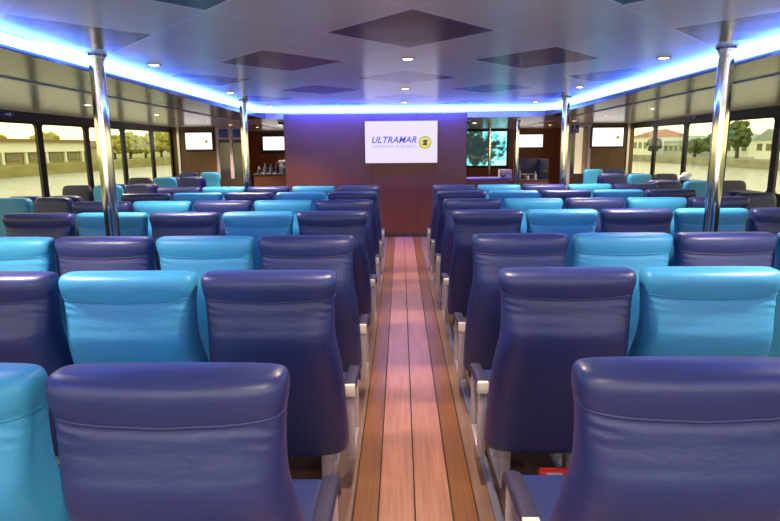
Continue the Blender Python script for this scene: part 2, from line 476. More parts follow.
def strip_between(bm, pts, t, z0, z1, off=0.0):
    """vertical band of thickness t along an open path"""
    n = len(pts)
    inn = []; out = []
    for i, p in enumerate(pts):
        p = Vector((p[0], p[1]))
        a = Vector(pts[max(i - 1, 0)][:2]); b = Vector(pts[min(i + 1, n - 1)][:2])
        d0 = (p - a).normalized() if i > 0 else (b - p).normalized()
        d1 = (b - p).normalized() if i < n - 1 else d0
        nn = Vector((-(d0 + d1).y, (d0 + d1).x)).normalized()
        k = 1 / max(0.3, nn.dot(Vector((-d0.y, d0.x))))
        inn.append(p + nn * (off - t / 2) * k); out.append(p + nn * (off + t / 2) * k)
    poly = inn + out[::-1]
    for i in range(n - 1):
        q = [inn[i], inn[i + 1], out[i + 1], out[i]]
        add_prism(bm, [(v.x, v.y) for v in q], 'z', z0, z1)
path = LP + RP[::-1]
def chamfer(pts):
    a, b, c, d, e, f = pts
    return [a, b, (c[0] + 0.0 - 0.0, c[1] - 0.25), (c[0] + 0.10, c[1] - 0.05), (c[0] + 0.3, c[1]),
            (d[0] - 0.3, d[1]), (d[0] - 0.10, d[1] - 0.05), (d[0], d[1] - 0.25), e, f]
CP = chamfer(path)
led = bmesh.new(); strip_between(led, CP, 0.018, 2.020, 2.070)
o = obj('light_strip', led, M['led'], smooth=False)
tag(o, 'glowing blue white light strip running round the edge of the raised ceiling', 'light strip')

# side ceilings: dark gloss band next to the strip, thin bead, beige panels out to the windows
for nm, P, s, xw in (('left', LP, -1, XL), ('right', RP, 1, XR)):
    bm = bmesh.new()
    k = 0.022
    poly = [(P[0][0] + s * k, Y0), (P[1][0] + s * k, P[1][1]), (P[2][0] + s * k, YF), (s * 2.74, YF), (s * 2.70, Y0)]
    add_prism(bm, poly, 'z', SOF + 0.004, 2.12); slope(bm, 0.002)
    struct('ceiling_band_' + nm, bm, M['darkband'])
    bm = bmesh.new()
    add_prism(bm, [(s * 2.70, Y0), (s * 2.74, YF), (s * 2.745, YB), (s * 2.772, YB), (s * 2.767, YF), (s * 2.727, Y0)], 'z', SOF - 0.008, 2.12); slope(bm, -0.008)
    struct('trim_3' if s < 0 else 'trim_4', bm, M['bead'])
    bm = bmesh.new()
    add_prism(bm, [(s * 2.727, Y0), (s * 2.767, YF), (s * 2.772, YB), (xw, YB), (xw, YF), (xw, Y0)], 'z', SOF, 2.12); slope(bm)
    struct('ceiling_side_' + nm, bm, M['soffit'])
bm = bmesh.new(); add_prism(bm, [(-2.745, YF), (2.745, YF), (2.745, YB), (-2.745, YB)], 'z', SOF + 0.002, 2.12); slope(bm, 0.001)
struct('ceiling_front', bm, M['soffit'])
P2L, P2R = LP[2][0], RP[2][0]
bm = bmesh.new(); add_prism(bm, [(P2L - 0.02, LB + 0.02), (P2R + 0.02, LB + 0.02), (P2R + 0.02, YF), (P2L - 0.02, YF)], 'z', CEIL, 2.12)
struct('ceiling_edge_front', bm, M['soffit'])
bm = bmesh.new(); add_box(bm, XL - 0.15, XR + 0.15, Y0 - 0.1, YB + 0.1, 2.122, 2.20)
struct('ceiling_deck', bm, M['black'])

# ceiling downlights
DL_RING = None
def downlight(x, y, z, label, group, power):
    global DL_RING
    if DL_RING is None:
        bm = bmesh.new()
        prof = [(0.030, 0.0), (0.034, -0.004), (0.046, -0.006), (0.052, -0.003), (0.053, 0.0)]
        rings = [[(r * math.cos(2 * PI * i / 24), r * math.sin(2 * PI * i / 24), zz) for i in range(24)] for r, zz in prof]
        add_loft(bm, rings, cap=False)
        me1 = mesh_of('downlight_ring', bm, M['ring'])
        bm = bmesh.new(); add_cyl(bm, (0, 0, -0.003), (0, 0, 0.0), 0.032, seg=24)
        me2 = mesh_of('downlight_lens', bm, M['lens'])
        DL_RING = (me1, me2)
    t = thing('downlight', label, 'ceiling light', (x, y, z), 0, group)
    link('rim', DL_RING[0], t); link('lens', DL_RING[1], t)
    ld = bpy.data.lights.new('downlight_lamp', 'SPOT'); ld.energy = power; ld.color = (1.0, 0.78, 0.55)
    ld.spot_size = math.radians(125); ld.spot_blend = 0.8; ld.shadow_soft_size = 0.03
    lo = bpy.data.objects.new('downlight_lamp', ld); COL.objects.link(lo); lo.location = (x, y, z - 0.02)
PWR = 150
for i, y in enumerate((4.17, 6.27, 8.2)):
    downlight(0.052, y, CEIL, f'{("nearest", "middle", "farthest")[i]} round downlight over the centre aisle', 'downlights over the aisle', PWR * 0.40)
for s, xs, ys in ((-1, (-1.73, -1.81, -1.86), (4.32, 6.52, 8.7)), (1, (1.80, 1.83, 1.85), (4.26, 6.30, 8.4))):
    for i, (x, y) in enumerate(zip(xs, ys)):
        downlight(x, y, CEIL, f'{("nearest", "middle", "farthest")[i]} round downlight beside the {"left" if s < 0 else "right"} run of the light strip', 'downlights beside the strip', PWR)
ONW = ('nearest', 'second', 'third', 'fourth', 'fifth')
for s, pts in ((-1, ((3.42, 6.63), (3.38, 8.40), (3.33, 10.13), (3.29, 11.72), (3.04, 12.9))), (1, ((3.36, 8.2), (3.30, 9.8), (3.25, 11.4), (3.22, 13.1)))):
    for i, (x, y) in enumerate(pts):
        downlight(s * x, y, sof(y) - 0.0005, f'small downlight in the {"left" if s < 0 else "right"} side ceiling, {ONW[i]} from the near end', 'downlights in the side ceilings', PWR * 0.7)
downlight(1.45, 11.9, sof(11.9) - 0.0005, 'small downlight over the bar beside the reef picture', 'downlights in the side ceilings', PWR * 0.6)
downlight(-2.40, 12.1, sof(12.1) - 0.0005, 'small downlight over the bottle row on the left bar', 'downlights in the side ceilings', PWR * 0.6)
for x in (-1.9, 0.05, 1.95):        # the cabin goes on behind the camera with the same lamps
    for y in (2.1, 0.0):
        ld = bpy.data.lights.new('downlight_lamp', 'SPOT'); ld.energy = PWR * (0.6 if abs(x) < 1 else 1); ld.color = (1.0, 0.78, 0.55)
        ld.spot_size = math.radians(125); ld.spot_blend = 0.8; ld.shadow_soft_size = 0.03
        lo = bpy.data.objects.new('downlight_lamp', ld); COL.objects.link(lo); lo.location = (x, y, CEIL - 0.02)

# added blue fill lamp behind the light strip, for the front wall's glow
ld = bpy.data.lights.new('cove_lamp', 'AREA'); ld.shape = 'RECTANGLE'; ld.size = 2.9; ld.size_y = 0.04; ld.energy = 62; ld.color = (0.03, 0.05, 1.0)
lo = bpy.data.objects.new('cove_lamp', ld); COL.objects.link(lo); lo.location = (-0.4, LB + 0.12, 2.05); lo.rotation_euler = (math.radians(25), 0, 0)
bm = bmesh.new(); add_box(bm, -1.88, 1.06, LB + 0.09, LB + 0.15, 2.062, CEIL, bev=0.002); struct('trim_11', bm, M['steel'])  # housing strip made up to carry the added blue fill
# added fill uplights, unseen behind the camera, brightening ceiling and seat backs
for x in (-3.6, -1.2, 1.2, 3.6):
    ld = bpy.data.lights.new('wall_uplight', 'AREA'); ld.shape = 'RECTANGLE'; ld.size = 1.4; ld.size_y = 0.15; ld.energy = 20; ld.color = (1.0, 0.95, 0.86)
    lo = bpy.data.objects.new('wall_uplight', ld); COL.objects.link(lo); lo.location = (x, Y0 + 0.12, 1.62)
    bm = bmesh.new(); add_box(bm, x - 0.72, x + 0.72, Y0, Y0 + 0.22, 1.52, 1.545, bev=0.005); add_box(bm, x - 0.72, x + 0.72, Y0 + 0.20, Y0 + 0.22, 1.545, 1.60)  # trough made up as a housing for the added uplight
    lamp = obj('wall_lamp', bm, M['white_metal']); tag(lamp, 'long wall uplighter on the rear cabin wall', 'wall lamp', 'uplighters on the rear wall')
    lo.rotation_euler = Vector((0, -0.50, -0.86)).to_track_quat('Z', 'Y').to_euler()

# ---------------------------------------------------------------- side walls and windows
def rounded_rect(x0, x1, z0, z1, r, n=5):
    pts = []
    for cx, cz, a0 in ((x1 - r, z1 - r, 0), (x0 + r, z1 - r, 90), (x0 + r, z0 + r, 180), (x1 - r, z0 + r, 270)):
        for i in range(n + 1):
            a = math.radians(a0 + 90 * i / n); pts.append((cx + r * math.cos(a), cz + r * math.sin(a)))
    return pts

def frame_with_hole(bm, axis, u0, u1, v0, v1, hole, a0, a1):
    """flat panel (u,v) with a rounded opening, thickness a0..a1 along axis"""
    n = len(hole)
    outer = []
    cu, cv = (u0 + u1) / 2, (v0 + v1) / 2
    for (u, v) in hole:
        du, dv = u - cu, v - cv
        k = min(((u1 - cu) / abs(du)) if abs(du) > 1e-6 else 1e9, ((v1 - cv) / abs(dv)) if abs(dv) > 1e-6 else 1e9)
        outer.append((cu + du * k, cv + dv * k))
    # snap the nearest points onto the corners
    for c in ((u0, v0), (u1, v0), (u1, v1), (u0, v1)):
        i = min(range(n), key=lambda i: (outer[i][0] - c[0]) ** 2 + (outer[i][1] - c[1]) ** 2); outer[i] = c
    def P(u, v, a): return {'x': (a, u, v), 'y': (u, a, v)}[axis]
    L = [[bm.verts.new(P(u, v, a)) for u, v in ring] for ring, a in ((hole, a0), (outer, a0), (outer, a1), (hole, a1))]
    for A, B in ((L[0], L[1]), (L[1], L[2]), (L[2], L[3]), (L[3], L[0])):
        for i in range(n):
            j = (i + 1) % n
            try: bm.faces.new((A[i], A[j], B[j], B[i]))
            except ValueError: pass

WZ0, WZ1 = 0.86, 1.815
POSTS_L = [7.9 + 1.2 * i for i in range(-9, 4)]
POSTS_R = [7.82 + 1.235 * i for i in range(-9, 4)]
wn = 0
for nm, xw, s, posts, last in (('left', XL, -1, POSTS_L, 12.42), ('right', XR, 1, POSTS_R, 12.62)):
    bm = bmesh.new()
    xa, xb = (xw - 0.035, xw) if s < 0 else (xw, xw + 0.035)
    add_box(bm, xa, xb, Y0, YB, -0.01, WZ0 - 0.08)
    add_box(bm, xa, xb, last, YB, WZ0 - 0.08, 2.12)
    struct('wall_' + nm, bm, M['windowwall'])
    bm = bmesh.new(); add_box(bm, xa, xb, Y0, last, WZ1 + 0.03, 2.12)
    struct('trim_5' if s < 0 else 'trim_6', bm, M['header'])
    ed = posts + [last + 0.06]
    for a, b in zip([Y0] + ed[:-1], ed):
        if b - a < 0.4: continue
        wn += 1
        bm = bmesh.new()
        frame_with_hole(bm, 'x', a, b, WZ0 - 0.08, WZ1 + 0.03, rounded_rect(a + 0.062, b - 0.062, WZ0, WZ1, 0.05), xa, xb)
        w = struct(f'window_{wn}', bm, M['windowwall'])
        bm = bmesh.new(); xm = (xa + xb) / 2
        add_box(bm, xm - 0.004, xm + 0.004, a + 0.06, b - 0.06, WZ0 - 0.02, WZ1 + 0.015)
        obj('pane', bm, M['glass'], w, smooth=False)
# wall behind the camera with its own windows
bm = bmesh.new()
add_box(bm, XL - 0.1, XR + 0.1, Y0 - 0.1, Y0, -0.01, 0.95); add_box(bm, XL - 0.1, XR + 0.1, Y0 - 0.1, Y0, 2.0, 2.12)
for x in (XL - 0.05, -2.4, 0.0, 2.4, XR + 0.05): add_box(bm, x - 0.08, x + 0.08, Y0 - 0.1, Y0, 0.95, 2.0)
struct('wall_rear', bm, M['windowwall'])

# little signs on the window headers
def sign(name, dims, label, face, mark):
    t = thing(name, label, 'sign', ((dims[0] + dims[1]) / 2, (dims[2] + dims[3]) / 2, (dims[4] + dims[5]) / 2), 0)
    cx, cy, cz = t.location
    bm = bmesh.new(); add_box(bm, dims[0] - cx, dims[1] - cx, dims[2] - cy, dims[3] - cy, dims[4] - cz, dims[5] - cz, bev=0.002)
    obj('panel', bm, face, t)
    bm = bmesh.new(); mark(bm); obj('mark', bm, M['sign_white'], t)
    return t
def arrow_mark(s):
    def f(bm):
        add_box(bm, s * 0.006, s * 0.009, -0.05, 0.03, -0.008, 0.008)
        add_prism(bm, [(0.03, -0.02), (0.03, 0.02), (0.06, 0)], 'x', s * 0.006, s * 0.009)
    return f
sign('window_sign', (XL, XL + 0.012, 7.15, 7.40, 1.89, 1.94), 'small blue sign above the nearest left window', M['sign_blue'], arrow_mark(1))
sign('window_sign', (XR - 0.012, XR, 9.75, 10.25, 1.89, 1.95), 'blue sign strip above the right windows', M['sign_blue'], arrow_mark(-1))

# ---------------------------------------------------------------- bulkheads
CX0, CX1 = -1.90, 1.085
bm = bmesh.new()
add_box(bm, CX0, CX1, YF, YB, -0.01, SOF + 0.004)
struct('wall_front', bm, M['bulkhead'])
bm = bmesh.new()
for x in (CX0 + 0.004, -0.47, 0.27, CX1 - 0.004): add_box(bm, x - 0.003, x + 0.003, YF - 0.003, YF + 0.002, 0.0, SOF)
struct('trim_7', bm, M['seam_line'])
bm = bmesh.new(); add_box(bm, CX0, CX1, YF - 0.012, YF, 0.0, 0.07)
struct('baseboard_front', bm, M['doorpanel'])
NB = 12.5
bm = bmesh.new(); add_box(bm, XL, -3.84, NB, NB + 0.12, -0.01, SOF)
struct('wall_front_left', bm, M['sidebulk'])
bm = bmesh.new(); add_box(bm, 3.93, XR, NB, NB + 0.12, -0.01, SOF)
struct('wall_front_right', bm, M['sidebulk'])
bm = bmesh.new(); add_box(bm, XL, CX0, YB - 0.1, YB, -0.01, SOF); struct('wall_far_left', bm, M['bar_front'])
bm = bmesh.new(); add_box(bm, CX1, XR, YB - 0.1, YB, -0.01, SOF); struct('wall_far_right', bm, M['bar_front'])
# silver corner mouldings where the bulkheads meet the window walls
for nm, x in (('trim_8', XL + 0.13), ('trim_9', XR - 0.12)):
    bm = bmesh.new(); add_box(bm, x - 0.025, x + 0.025, NB - 0.03, NB, 0.0, SOF, bev=0.006); struct(nm, bm, M['steel'])

# left door: two narrow glazed leaves in lilac frames, signs above
d = bpy.data.objects.new('door_1', None); COL.objects.link(d); d.location = (-3.52, NB + 0.03, 0); d['kind'] = 'structure'
bm = bmesh.new()
for x in (-0.30, -0.01, 0.275): add_box(bm, x - 0.032, x + 0.032, -0.03, 0.05, 0.0 if x > 0.2 else 0.85, 1.91, bev=0.005)
obj('frame', bm, M['lilac_frame'], d)
box_obj('lower_panel', (-0.33, 0.24, 0.0, 0.03, 0.0, 0.86), M['doorpanel'], d)
for x in (-0.155, 0.135):
    box_obj('pane', (x - 0.115, x + 0.115, 0.005, 0.015, 0.86, 1.66), M['dark_glass'], d)
    box_obj('door_closer', (x - 0.09, x + 0.09, -0.05, 0.0, 1.60, 1.66), M['black'], d, 0.008)
    box_obj('top_panel', (x - 0.115, x + 0.115, 0.0, 0.02, 1.66, 1.91), M['lilac_frame'], d)
for x, w_ in ((-3.52 - 0.155, 'first'), (-3.52 + 0.135, 'second')):
    def mk(bm):
        add_cyl(bm, (0, -0.006, 0.02), (0, -0.009, 0.02), 0.035, seg=16); add_box(bm, -0.02, 0.02, -0.009, -0.006, -0.06, -0.02)
    sign('door_sign', (x - 0.09, x + 0.09, NB - 0.005, NB + 0.006 + 0.02, 1.70, 1.87), f'blue sign above the {"outer" if w_ == "first" else "inner"} glazed leaf of the left door', M['sign_blue'], mk)

# right door with pale pane and wheelchair sign
d = bpy.data.objects.new('door_2', None); COL.objects.link(d); d.location = (3.70, NB + 0.03, 0); d['kind'] = 'structure'
bm = bmesh.new()
for x in (-0.215, 0.195): add_box(bm, x - 0.032, x + 0.032, -0.03, 0.05, 0.0, 1.91, bev=0.005)
add_box(bm, -0.215, 0.195, -0.02, 0.04, 1.85, 1.91, bev=0.004)
obj('frame', bm, M['lilac_frame'], d)
box_obj('lower_panel', (-0.19, 0.17, 0.0, 0.03, 0.0, 0.90), M['doorpanel'], d)
box_obj('pane', (-0.09, 0.06, 0.0, 0.015, 0.90, 1.84), M['pale_glass'], d)
box_obj('side_pane', (0.06, 0.165, 0.004, 0.012, 0.90, 1.84), M['table'], d)
box_obj('dark_pane', (-0.19, -0.09, 0.004, 0.012, 0.90, 1.88), M['dark_glass'], d)
def wheel(bm):
    pts = [(0.035 * math.cos(a) - 0.005, -0.0085, 0.035 * math.sin(a) - 0.025) for a in [math.radians(110 + 20 * i) for i in range(12)]]
    add_tube(bm, pts, 0.006, 6)
    add_cyl(bm, (-0.012, -0.006, 0.062), (-0.012, -0.010, 0.062), 0.014, seg=12)
    add_tube(bm, [(-0.012, -0.0085, 0.045), (-0.008, -0.0085, 0.0), (0.03, -0.0085, 0.0), (0.045, -0.0085, -0.05)], 0.008, 6)
sign('wheelchair_sign', (3.50, 3.66, NB - 0.02, NB - 0.008, 1.73, 1.89), 'blue wheelchair access sign on the right door', M['sign_blue'], wheel)

# ---------------------------------------------------------------- screens
def text_mesh(name, s, size, shear, m, parent, loc, width=None, bold=0.0):
    cu = bpy.data.curves.new(name, 'FONT'); cu.body = s; cu.size = size; cu.shear = shear; cu.extrude = 0.0008; cu.offset = bold; cu.space_character = 1.07
    cu.align_x = 'LEFT'; cu.align_y = 'CENTER'
    tmp = bpy.data.objects.new('tmp', cu); COL.objects.link(tmp)
    dg = bpy.context.evaluated_depsgraph_get(); dg.update()
    me = bpy.data.meshes.new_from_object(tmp.evaluated_get(dg))
    bpy.data.objects.remove(tmp)
    xs = [v.co.x for v in me.vertices]; x0, x1 = min(xs), max(xs)
    k = (width / (x1 - x0)) if width else 1
    for v in me.vertices:
        x, y, z = v.co
        v.co = ((x - x0) * k, -z, y)
    me.materials.clear(); me.materials.append(m)
    return link(name, me, parent, loc)

def emblem(parent, loc, r):
    bm = bmesh.new(); add_cyl(bm, (0, 0, 0), (0, -0.0012, 0), r, seg=36)
    e = obj('emblem', bm, M['ink_yellow'], parent, loc, smooth=False)
    bm = bmesh.new()
    rr = [(r * 0.86, 0), (r * 0.93, 0), (r * 0.93, -0.0012), (r * 0.86, -0.0012)]
    rings = [[(a * math.cos(2 * PI * i / 36), -0.0012 + y, a * math.sin(2 * PI * i / 36)) for i in range(36)] for a, y in rr + rr[:1]]
    add_loft(bm, rings, cap=False)
    obj('ring', bm, M['ink_dark'], e, smooth=False)
    bm = bmesh.new()
    add_prism(bm, [(-.40 * r, .10 * r), (-.22 * r, .38 * r), (.34 * r, .42 * r), (.42 * r, .12 * r), (.10 * r, -.02 * r), (.40 * r, -.16 * r), (.30 * r, -.42 * r), (-.30 * r, -.44 * r), (-.42 * r, -.2 * r), (-.05 * r, -.05 * r)], 'y', -0.0026, -0.0012)
    obj('swirl', bm, M['ink_dark'], e, smooth=False)
    return e

def tv(name, label, cx, y, z0, z1, w, screen, bez=0.012, depth=0.06, group=None):
    t = thing(name, label, 'screen', (cx, y, (z0 + z1) / 2), 0, group)
    h = (z1 - z0) / 2; w /= 2
    bm = bmesh.new(); add_box(bm, -w - bez, w + bez, -depth + 0.004, 0, -h - bez, h + bez, bev=0.006)
    obj('casing', bm, M['black'], t)
    bm = bmesh.new(); add_box(bm, -w, w, -depth - 0.001, -depth + 0.006, -h, h)
    obj('screen_panel', bm, screen, t, smooth=False)
    return t
t = tv('television', 'large lit screen with lettering on the red brown front wall', 0.013, YF + 0.001, 1.227, 1.893, 1.172, M['screen'], bez=0.006)
f = -0.0625
text_mesh('lettering', 'ULTRAMAR', 0.145, 0.32, M['ink_blue'], t, (-0.475, f, 0.032), 0.725, 0.0025)
for word, x, wd in (('EXPERIENCIA', -0.475, 0.347), ('EN', -0.088, 0.052), ('MOVIMIENTO', 0.0, 0.250)):
    text_mesh('small_lettering', word, 0.045, 0.0, M['ink_grey'], t, (x, f, -0.070), wd, 0.0012)
emblem(t, (0.386, f, -0.008), 0.104)
t = tv('television', 'lit white screen on the brown bulkhead by the left windows', -4.178, NB + 0.001, 1.465, 1.80, 0.545, M['screen_small'], bez=0.035)
emblem(t, (0.16, f, -0.01), 0.035)
t = tv('television', 'lit white screen on the brown bulkhead by the right windows', 4.245, NB + 0.001, 1.458, 1.825, 0.62, M['screen_small'], bez=0.03)
emblem(t, (0.20, f, -0.01), 0.035)
tv('television', 'small lit screen far back between the left pole and front wall', -3.17, YB - 0.099, 1.425, 1.75, 0.53, M['screen_small'], bez=0.02)
tv('television', 'small lit screen far back to the right of the reef picture', 3.23, YB - 0.099, 1.443, 1.745, 0.60, M['screen_small'], bez=0.02)
bm = bmesh.new()
add_box(bm, -3.50, -2.7, YB - 0.125, YB - 0.10, 1.33, 1.85)
struct('trim_10', bm, M['doorpanel'])

# backlit reef picture
def reef_material():
    m = bpy.data.materials.new('backlit_reef_print'); m.use_nodes = True
    nt = m.node_tree; b = nt.nodes['Principled BSDF']
    tc = nt.nodes.new('ShaderNodeTexCoord'); mp = nt.nodes.new('ShaderNodeMapping'); mp.inputs['Scale'].default_value = (4.5, 1, 5.5)
    mp.inputs['Location'].default_value = (0.4, 0, 1.3)
    nt.links.new(tc.outputs['Object'], mp.inputs['Vector'])
    n = nt.nodes.new('ShaderNodeTexNoise'); n.inputs['Scale'].default_value = 1.3; n.inputs['Detail'].default_value = 5; n.inputs['Roughness'].default_value = 0.65
    nt.links.new(mp.outputs['Vector'], n.inputs['Vector'])
    rp = nt.nodes.new('ShaderNodeValToRGB')
    e = rp.color_ramp.elements
    e[0].position = 0.40; e[0].color = (0.45, 0.95, 0.92, 1)
    e[1].position = 0.62; e[1].color = (0.010, 0.03, 0.03, 1)
    k = e.new(0.48); k.color = (0.10, 0.72, 0.78, 1)
    k = e.new(0.53); k.color = (0.03, 0.22, 0.20, 1)
    k = e.new(0.57); k.color = (0.07, 0.06, 0.02, 1)
    # sea bed and open water at the outer rim stay clear
    sp = nt.nodes.new('ShaderNodeSeparateXYZ'); nt.links.new(tc.outputs['Object'], sp.inputs[0])
    rx = math_node(nt, 'MULTIPLY', math_node(nt, 'ABSOLUTE', math_node(nt, 'SUBTRACT', sp.outputs[0], -0.2)), 0.30)
    rz = math_node(nt, 'MULTIPLY', math_node(nt, 'ABSOLUTE', sp.outputs[2]), 0.40)
    rim = math_node(nt, 'SUBTRACT', 0.66, math_node(nt, 'ADD', rx, rz))
    v = math_node(nt, 'SUBTRACT', math_node(nt, 'ADD', n.outputs['Fac'], rim), 0.42)
    nt.links.new(v, rp.inputs['Fac'])
    b.inputs['Base Color'].default_value = (0.02, 0.02, 0.02, 1)
    nt.links.new(rp.outputs['Color'], b.inputs['Emission Color']); b.inputs['Emission Strength'].default_value = 1.15
    return m
t = thing('reef_picture', 'backlit turquoise reef picture in a black frame, far right corner', 'picture', (2.05, YB - 0.099, 1.41))
box_obj('frame', (-0.72, 0.64, -0.05, 0.0, -0.47, 0.50), M['black'], t, 0.008)
bm = bmesh.new(); add_box(bm, -0.66, 0.59, -0.056, -0.045, -0.41, 0.42); obj('print', bm, reef_material(), t, smooth=False)

# ---------------------------------------------------------------- poles
def pole(x, y, r, z0, z1, label, group):
    t = thing('grab_pole', label, 'pole', (x, y, z0), 0, group)
    bm = bmesh.new(); add_cyl(bm, (0, 0, 0), (0, 0, z1 - z0), r, seg=32); obj('shaft', bm, M['chrome'], t)
    for nm, zz, s in (('floor_collar', 0, 1), ('ceiling_collar', z1 - z0, -1)):
        bm = bmesh.new()
        add_cyl(bm, (0, 0, zz), (0, 0, zz + s * 0.012), r * 1.5, r * 1.35, seg=32); add_cyl(bm, (0, 0, zz + s * 0.012), (0, 0, zz + s * 0.03), r * 1.16, seg=32)
        obj(nm, bm, M['chrome'], t)
    return t
G = 'chrome poles'
pole(-1.905, 3.85, 0.045, 0, CEIL, 'chrome pole rising among the left seats, nearest on the left', G)
pole(2.01, 3.85, 0.045, 0, CEIL, 'chrome pole rising among the right seats, nearest on the right', G)
pole(-1.97, 7.62, 0.045, 0, CEIL, 'chrome pole behind the left front row', G)
pole(2.06, 7.62, 0.045, 0, CEIL, 'chrome pole behind the right front row', G)
pole(1.86, 12.6, 0.030, 0, sof(12.6) + 0.001, 'thin chrome pole in front of the reef picture', G)
pole(2.13, 11.1, 0.045, 0, sof(11.1) + 0.001, 'chrome pole beside the white box on the counter', G)

# ---------------------------------------------------------------- bar corners
t = thing('bar_counter', 'bar counter with purple edge right of the front wall', 'counter', (1.75, 11.2, 0))
box_obj('front_panel', (-0.66, 1.02, 0.03, 0.50, 0.0, 0.845), M['bar_front'], t, 0.004)
box_obj('counter_top', (-0.665, 0.28, 0.0, 0.54, 0.845, 0.890), M['counter'], t, 0.008)
box_obj('end_top', (0.28, 1.04, 0.02, 0.54, 0.825, 0.846), M['counter_dark'], t, 0.004)
t = thing('box', 'white box with a dark wave on the bar counter', 'box', (1.975, 11.35, 0.890))
box_obj('carton', (-0.115, 0.115, -0.08, 0.08, 0.0, 0.155), M['white'], t, 0.008)
bm = bmesh.new()
up = [(-0.10 + 0.02 * i, 0.075 + 0.028 * math.sin(i * 0.75 + 2.6)) for i in range(11)]
dn = [(x, z - 0.024 - 0.012 * math.sin(i * 0.6)) for i, (x, z) in enumerate(up)]
add_prism(bm, up + dn[::-1], 'y', -0.083, -0.079); obj('wave_print', bm, M['counter_dark'], t, smooth=False)
t = thing('monitor', 'dark flat monitor standing on the far end of the bar', 'monitor', (2.43, 11.55, 0.846))
box_obj('foot', (-0.10, 0.10, -0.05, 0.05, 0.0, 0.015), M['black'], t, 0.004)
box_obj('neck', (-0.02, 0.02, -0.01, 0.01, 0.0, 0.12), M['black'], t)
box_obj('display', (-0.20, 0.20, -0.02, 0.02, 0.09, 0.40), M['dark_navy'], t, 0.008)
box_obj('bottom_bezel', (-0.19, 0.19, -0.024, 0.0, 0.09, 0.11), M['steel'], t, 0.003)
t = thing('loudspeaker', 'tall dark loudspeaker box at the right end of the bar', 'speaker', (2.72, 11.50, 0.846))
box_obj('cabinet', (-0.085, 0.085, -0.09, 0.09, 0.0, 0.39), M['dark_navy'], t, 0.01)
for z, r in ((0.11, 0.06), (0.28, 0.035)):
    bm = bmesh.new(); add_cyl(bm, (0, -0.094, z), (0, -0.088, z), r, r * 1.1, seg=24); obj('cone', bm, M['black'], t)
def bottle(x, y, z, h, r, m, label, group):
    bm = bmesh.new()
    prof = [(0, 0.0), (r, 0.0), (r, 0.55 * h), (r * 0.85, 0.65 * h), (r * 0.35, 0.78 * h), (r * 0.33, 0.93 * h)]
    rings = [[(max(a, 1e-4) * math.cos(2 * PI * i / 16), max(a, 1e-4) * math.sin(2 * PI * i / 16), zz) for i in range(16)] for a, zz in prof]
    add_loft(bm, rings)
    t = thing('bottle', label, 'bottle', (x, y, z), 0, group)
    obj('body', bm, m, t)
    bm = bmesh.new(); add_cyl(bm, (0, 0, 0.93 * h), (0, 0, h), r * 0.4, seg=16); obj('cap', bm, M['steel'], t)
bottle(2.26, 11.42, 0.846, 0.26, 0.034, M['bottle'], 'dark bottle in front of the monitor on the bar', 'bottles on the right bar')
bottle(2.56, 11.40, 0.846, 0.16, 0.026, M['steel'], 'short grey bottle right of the monitor on the bar', 'bottles on the right bar')
bm = bmesh.new()
add_loft(bm, [[(rr * math.cos(2 * PI * i / 16), rr * math.sin(2 * PI * i / 16), zz) for i in range(16)] for rr, zz in ((0.022, 0), (0.028, 0.06), (0.03, 0.075))])
tag(obj('cup', bm, M['white'], None, (2.40, 11.34, 0.846)), 'small white cup before the dark monitor', 'cup')

t = thing('bar_counter', 'bar counter with dark top left of the front wall', 'counter', (-2.36, 11.5, 0))
box_obj('front_panel', (-0.48, 0.45, 0.03, 0.50, 0.0, 0.95), M['bar_front'], t, 0.004)
box_obj('counter_top', (-0.50, 0.455, 0.0, 0.54, 0.95, 0.99), M['counter_dark'], t, 0.008)
hs = [0.15, 0.19, 0.17, 0.21, 0.15, 0.18, 0.16]
wds = ['left end', 'second', 'third', 'middle', 'fifth', 'sixth', 'wall end']
for i, h in enumerate(hs):
    bottle(-2.76 + 0.115 * i, 11.66, 0.99, h, 0.036, M['bottle'] if i % 3 else M['dark_navy'],
           f'dark bottle in the left bar row, {("at its left end", "second from its left end", "third from its left end", "in its middle", "third from the front wall", "second from the front wall", "next to the front wall")[i]}', 'bottles on the left bar')
t = thing('coffee_machine', 'grey coffee machine among bottles on the left bar', 'coffee machine', (-2.30, 11.86, 0.99))
box_obj('body', (-0.09, 0.09, -0.08, 0.08, 0.0, 0.2), M['steel'], t, 0.01)
box_obj('hood', (-0.10, 0.10, -0.12, 0.08, 0.2, 0.25), M['steel'], t, 0.01)
bm = bmesh.new(); add_cyl(bm, (0, -0.10, 0.14), (0, -0.10, 0.20), 0.02, seg=16); obj('spout', bm, M['black'], t)

# dome cameras
def dome(x, y, z, label):
    t = thing('dome_camera', label, 'camera', (x, y, z), 0, 'dome cameras')
    bm = bmesh.new(); add_cyl(bm, (0, 0, -0.025), (0, 0, 0), 0.06, 0.065, seg=24); obj('base', bm, M['white'], t)
    bm = bmesh.new()
    rings = [[(0.05 * math.cos(a) * math.cos(2 * PI * i / 20), 0.05 * math.cos(a) * math.sin(2 * PI * i / 20), -0.025 - 0.05 * math.sin(a)) for i in range(20)] for a in [0, 0.3, 0.6, 0.9, 1.2, 1.5]]
    add_loft(bm, rings); obj('dome', bm, M['black'], t)
dome(-2.03, 10.3, sof(10.3) + 0.001, 'dark dome camera on the ceiling left of the front wall')
dome(1.16, 10.6, sof(10.6) + 0.001, 'dome camera on the ceiling right of the front wall')

